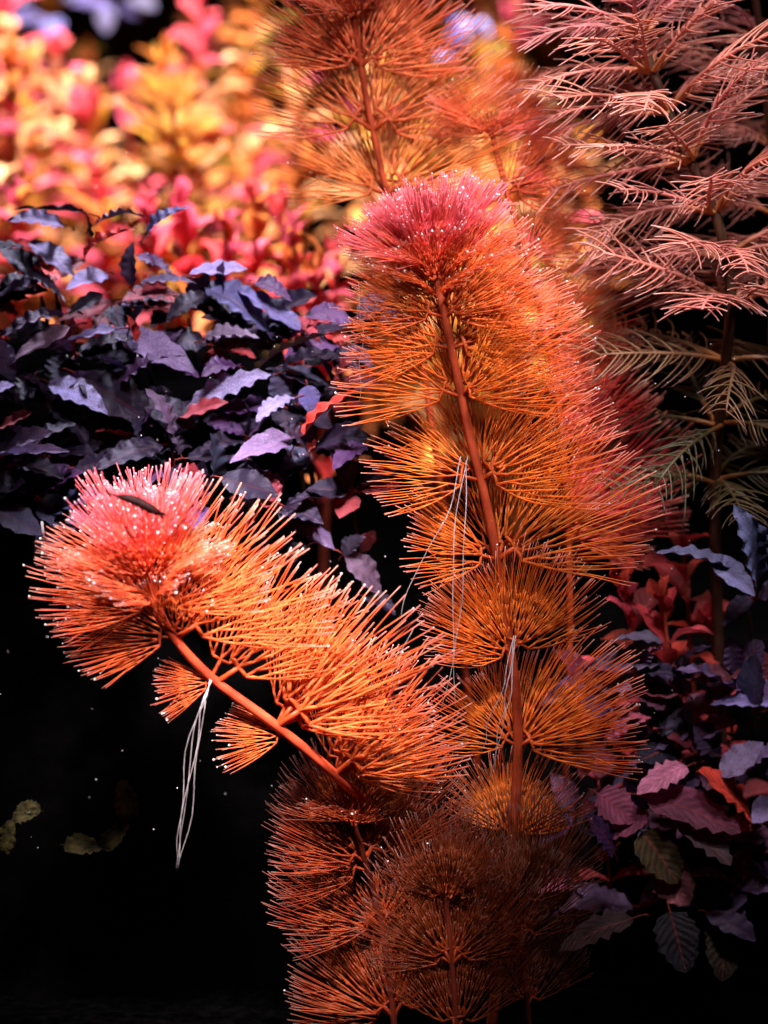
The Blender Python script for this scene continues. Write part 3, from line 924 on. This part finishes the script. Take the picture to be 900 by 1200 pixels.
for k in range(20):
    px, py = 690 + 55 * (k % 5) + random.uniform(-20, 20), 790 + 85 * (k // 5) + random.uniform(-25, 25)
    lv = []
    for j in range(6):
        a = random.uniform(0, 6.28)
        r = random.uniform(44, 70)
        lv.append((px + 6 * math.cos(a), py + 5 * math.sin(a), px + r * math.cos(a), py + r * 0.7 * math.sin(a), random.uniform(24, 38), random.choice((DARK, PURP, (0.18, 0.03, 0.05), (0.14, 0.05, 0.10), (0.10, 0.06, 0.14))), random.choice((BUCE, JAG))))
    rosette('broadleaf_plant', 'small dim wine-purple broadleaf plant half hidden on the low rock', (px, py + 6), lv, 'small wine-purple broadleaf plants', depth=0.034)


def stem_plant(label, path, color, group, leaf_px=40, width=0.45, pairs=7, name='stem_plant', colors=None, lift=15, top_py=None, stem_c=(0.3, 0.05, 0.03), stem_px=5, meshes=None):
    meshes = meshes or REDL
    P = spline([at(*p) for p in path], 40)
    k_ = 1.0 + path[-1][2] / DIST
    root = thing(name, label, 'aquatic plant', P[0], group)
    mb = MB()
    mb.tube([p - P[0] for p in P], [stem_px * PX * k_ * (0.6 - 0.2 * i / 39) for i in range(40)], 7)
    part('stem', mb.mesh('plant_stem', M_STEM), root, Matrix.Translation(P[0]), stem_c)
    ph = random.uniform(0, 3)
    for i in range(pairs):
        f = min(1.0, max(0.25, 0.30 + 0.70 * (i + (random.uniform(-0.45, 0.45) if i < pairs - 1 else 0)) / (pairs - 1)))
        k = int(f * 39)
        T = (P[min(k + 1, 39)] - P[max(k - 1, 0)]).normalized()
        e1 = T.orthogonal().normalized()
        e2 = T.cross(e1)
        ph += math.pi / 2 + random.uniform(-0.3, 0.3)
        top = i / (pairs - 1)
        for s in (0, math.pi):
            rd = e1 * math.cos(ph + s) + e2 * math.sin(ph + s)
            e = math.radians(lift + 45 * max(0, top - 0.6) / 0.4 + random.uniform(-32, 28))
            d = rd * math.cos(e) + T * math.sin(e)
            L = leaf_px * PX * k_ * random.uniform(0.6, 1.2) * (1 - 0.35 * max(0, top - 0.75) / 0.25)
            c = random.choice(colors) if colors else color
            part('leaf', random.choice(meshes), root, frame(P[k], d, T, L * width * random.uniform(0.85, 1.2), L, L), jit(c, 0.18))
        if i == pairs - 1:
            for q in range(3):
                a = q * 2.1
                d = T + (e1 * math.cos(a) + e2 * math.sin(a)) * 0.5
                L = leaf_px * PX * k_ * 0.5
                part('leaf', random.choice(meshes), root, frame(P[k], d, -e1, L * width, L, L), jit(c, 0.15))
    return root


G_S = 'red stem plants on the right'
for i, (px, py, y, lab) in enumerate([
        (800, 625, 0.055, 'crimson stem plant whose tip rises beside the slate-blue ruffled leaf'),
        (735, 690, 0.045, 'wine red stem plant tucked against the fans of the tall cabomba'),
        (778, 705, 0.040, 'rose red stem plant standing above the two flat black leaves'),
        (835, 740, 0.060, 'dull crimson stem plant behind the pebbly violet leaves'),
        (700, 800, 0.045, 'dim maroon stem plant in the shade of the tall cabomba')]):
    stem_plant(lab, [(px + 20, py + 330, y + 0.01), (px + 12, py + 160, y + 0.005), (px, py, y)], None, G_S, 66, 0.5, 9, colors=(ROSE, (0.5, 0.04, 0.05), WINE, (0.55, 0.06, 0.04)))

# ------------------------------------------------------------------ bright blurred back row
YEL, ORG, PNK, HOT, PALE = (0.90, 0.44, 0.07), (0.90, 0.28, 0.07), (0.90, 0.13, 0.21), (0.85, 0.05, 0.06), (0.92, 0.46, 0.20)
G_Y, G_P = 'yellow-orange stem plants at the back', 'pink stem plants at the back'
pinks = [(x_, y_, d_ + (0.10 if d_ > 0.2 else 0.0)) for (x_, y_, d_) in [(12, 20, 0.26), (70, 70, 0.27), (100, 105, 0.25), (175, 250, 0.17), (215, 245, 0.18), (300, 235, 0.17), (345, 290, 0.14), (370, 320, 0.13), (265, 270, 0.16), (120, 215, 0.21), (20, 240, 0.19), (395, 300, 0.15), (150, 110, 0.29), (235, 5, 0.24), (330, 250, 0.18)]]
for (px, py, y) in pinks:
    low = py > 200
    stem_plant('hot pink and red stem plant just behind the boulder ridge' if low else 'tall pink stem plant in the blurred back row', [(px + random.uniform(-20, 20), py + 420, y + 0.01), (px + random.uniform(-8, 12), py + 170, y), (px, py, y)], None, 'pink plants behind the boulder' if low else G_P,
               62, 0.46, 11, meshes=LANCE if low else None, stem_px=8, stem_c=(0.5, 0.10, 0.06), colors=(PNK, HOT, PNK, ORG, (0.85, 0.14, 0.14)) if low else (PNK, PNK, PALE, (0.88, 0.14, 0.16)))
for i in range(30):
    px, py, y = random.uniform(-20, 700), random.uniform(70, 210), random.uniform(0.26, 0.56)
    if px > 480:
        py = random.uniform(120, 300)
    stem_plant('yellow-orange bushy stem plant in the blurred back row', [(px + random.uniform(-20, 20), py + 400, y + 0.01), (px + random.uniform(-10, 10), py + 160, y), (px, py, y)], None, G_Y,
               64, 0.34, 13, meshes=LANCE, stem_px=7, stem_c=(0.55, 0.16, 0.05), colors=random.choice(((YEL, ORG, PALE, YEL), (ORG, PALE, ORG, PNK), (PALE, ORG, YEL, (0.75, 0.5, 0.12)), (YEL, PALE, ORG, PALE))))
for i in range(22):
    px = random.choice((random.uniform(195, 330), random.uniform(440, 650), random.uniform(440, 650), random.uniform(-20, 60)))
    py, y = random.uniform(-40, 90), random.uniform(0.40, 0.58)
    stem_plant('tall orange stem plant rising at the very back of the tank', [(px + random.uniform(-20, 20), py + 420, y + 0.01), (px + random.uniform(-10, 10), py + 170, y), (px, py, y)], None, 'tall orange plants at the very back',
               64, 0.36, 13, meshes=LANCE, stem_px=7, stem_c=(0.55, 0.16, 0.05), colors=random.choice(((YEL, ORG, PALE), (PNK, ORG, PALE), (ORG, (0.6, 0.42, 0.08), YEL))))
cabomba('cabomba_plant', 'blurred pale orange cabomba standing among the yellow plants at the back',
        [(212, 480, 0.225), (206, 240, 0.22), (203, 130, 0.22), (200, 112, 0.22)],
        [(250, 3, 80, 25, 0), (205, 3, 100, 35, 0), (165, 3, 105, 44, 0), (135, 3, 95, 55, 0), (120, 3, 70, 66, 0)], G_CAB, stem_px=(9, 7), color_lo=(0.90, 0.40, 0.13), color_hi=(0.9, 0.4, 0.15), bubbles=0)
for (px, py, y, lab) in [(60, 0, 0.50, 'violet-blue broadleaf plant far back above the pink plants'), (130, -15, 0.52, 'shaded violet broadleaf plant far back beside a dark gap'), (560, 70, 0.45, 'pale lilac blurred plant far back between the orange cabomba and the milfoil')]:
    lv = []
    for j in range(9):
        a = random.uniform(0, 6.28)
        r = random.uniform(20, 45)
        lv.append((px + 25 * math.cos(a), py + 22 * math.sin(a), px + (25 + r) * math.cos(a), py + (22 + r * 0.7) * math.sin(a), 24, random.choice(((0.30, 0.28, 0.75), (0.5, 0.45, 0.85), (0.2, 0.16, 0.45)))))
    rosette('broadleaf_plant', lab, (px, py), lv, 'violet plants far back', depth=y)

# ------------------------------------------------------------------ small things
def shrimp():
    b = at(165, 592, -0.041)
    root = thing('shrimp', 'small dark brown shrimp lying on the pink cabomba tip', 'shrimp', b)
    p = spline([at(134, 581, -0.041), at(150, 584, -0.0415), at(165, 590, -0.0415), at(180, 598, -0.0415), at(188, 602, -0.041)], 14)
    mb = MB()
    r = [0.6, 2.2, 3.6, 4.4, 5.0, 5.6, 5.2, 5.8, 5.0, 5.6, 4.6, 4.4, 3.4, 1.6]
    mb.tube([q - b for q in p], [x * PX for x in r], 8)
    part('body', mb.mesh('shrimp_body', M_SHRIMP), root, Matrix.Translation(b))
    for (x0, y0, x1, y1) in ((186, 600, 196, 604), (186, 602, 193, 609), (135, 581, 118, 574), (136, 580, 122, 580), (160, 590, 157, 600), (168, 594, 166, 604), (174, 597, 173, 606)):
        mb = MB()
        q0, q1 = at(x0, y0, -0.041), at(x1, y1, -0.041)
        tail = x0 > 180
        mb.tube([(0, 0, 0), (q1 - q0) * 0.5, q1 - q0], [1.2 * PX, (2.2 if tail else 0.6) * PX, 0.3 * PX], 5)
        part('tail_fin' if tail else ('antenna' if x0 < 140 else 'leg'), mb.mesh('shrimp_limb', M_SHRIMP), root, Matrix.Translation(q0))


shrimp()
mb = MB()
q0, q1 = at(49, 611, -0.02), at(51, 629, -0.02)
mb.tube([(0, 0, 0), (q1 - q0) * 0.5, q1 - q0], [1.6 * PX] * 3, 6)
single('root_fragment', mb.mesh('root_fragment', M_ROOT), 'tiny white root fragment drifting beside the leaning cabomba tip', 'plant fragment', q0)

# dim mossy leaves in the black hollow
def moss_leaf(label, pts):
    b = at(*pts[0])
    root = thing('moss_clump', label, 'moss', b, 'mossy scraps in the dark hollow')
    for j in range(len(pts) - 1):
        p0, p1 = at(*pts[j]), at(*pts[j + 1])
        part('leaf', random.choice(JAG_MOSS), root, frame(p0, p1 - p0, Vector((0.2, -1, 0.6)), (p1 - p0).length * 0.55, (p1 - p0).length, (p1 - p0).length))


JAG_MOSS = [broad_leaf(600 + i, 12, 6, 'ovate', 0.08, 0.1, 0.2, 0.1, 0.1, 5, M_MOSS) for i in range(3)]
moss_leaf('dim olive mossy scrap curling upward in the black hollow', [(75, 990, 0.02), (120, 995, 0.018), (150, 965, 0.018), (143, 912, 0.02)])
moss_leaf('dim tan mossy scrap at the outer side of the black hollow', [(0, 1000, 0.02), (15, 960, 0.018), (48, 950, 0.018), (20, 945, 0.02)])

# fine specks hanging in the water, far too many to count
mb = MB()
for k in range(230):
    p = at(random.uniform(0, 900), random.uniform(150, 1010), random.uniform(-0.05, 0.03))
    mb.ball(p, random.choice((0.4, 0.5, 0.6, 0.9)) * PX)
sp_ = single('water_specks', mb.mesh('water_specks', M_BUBBLE), 'fine pale specks hanging in the water', 'specks', kind='stuff')
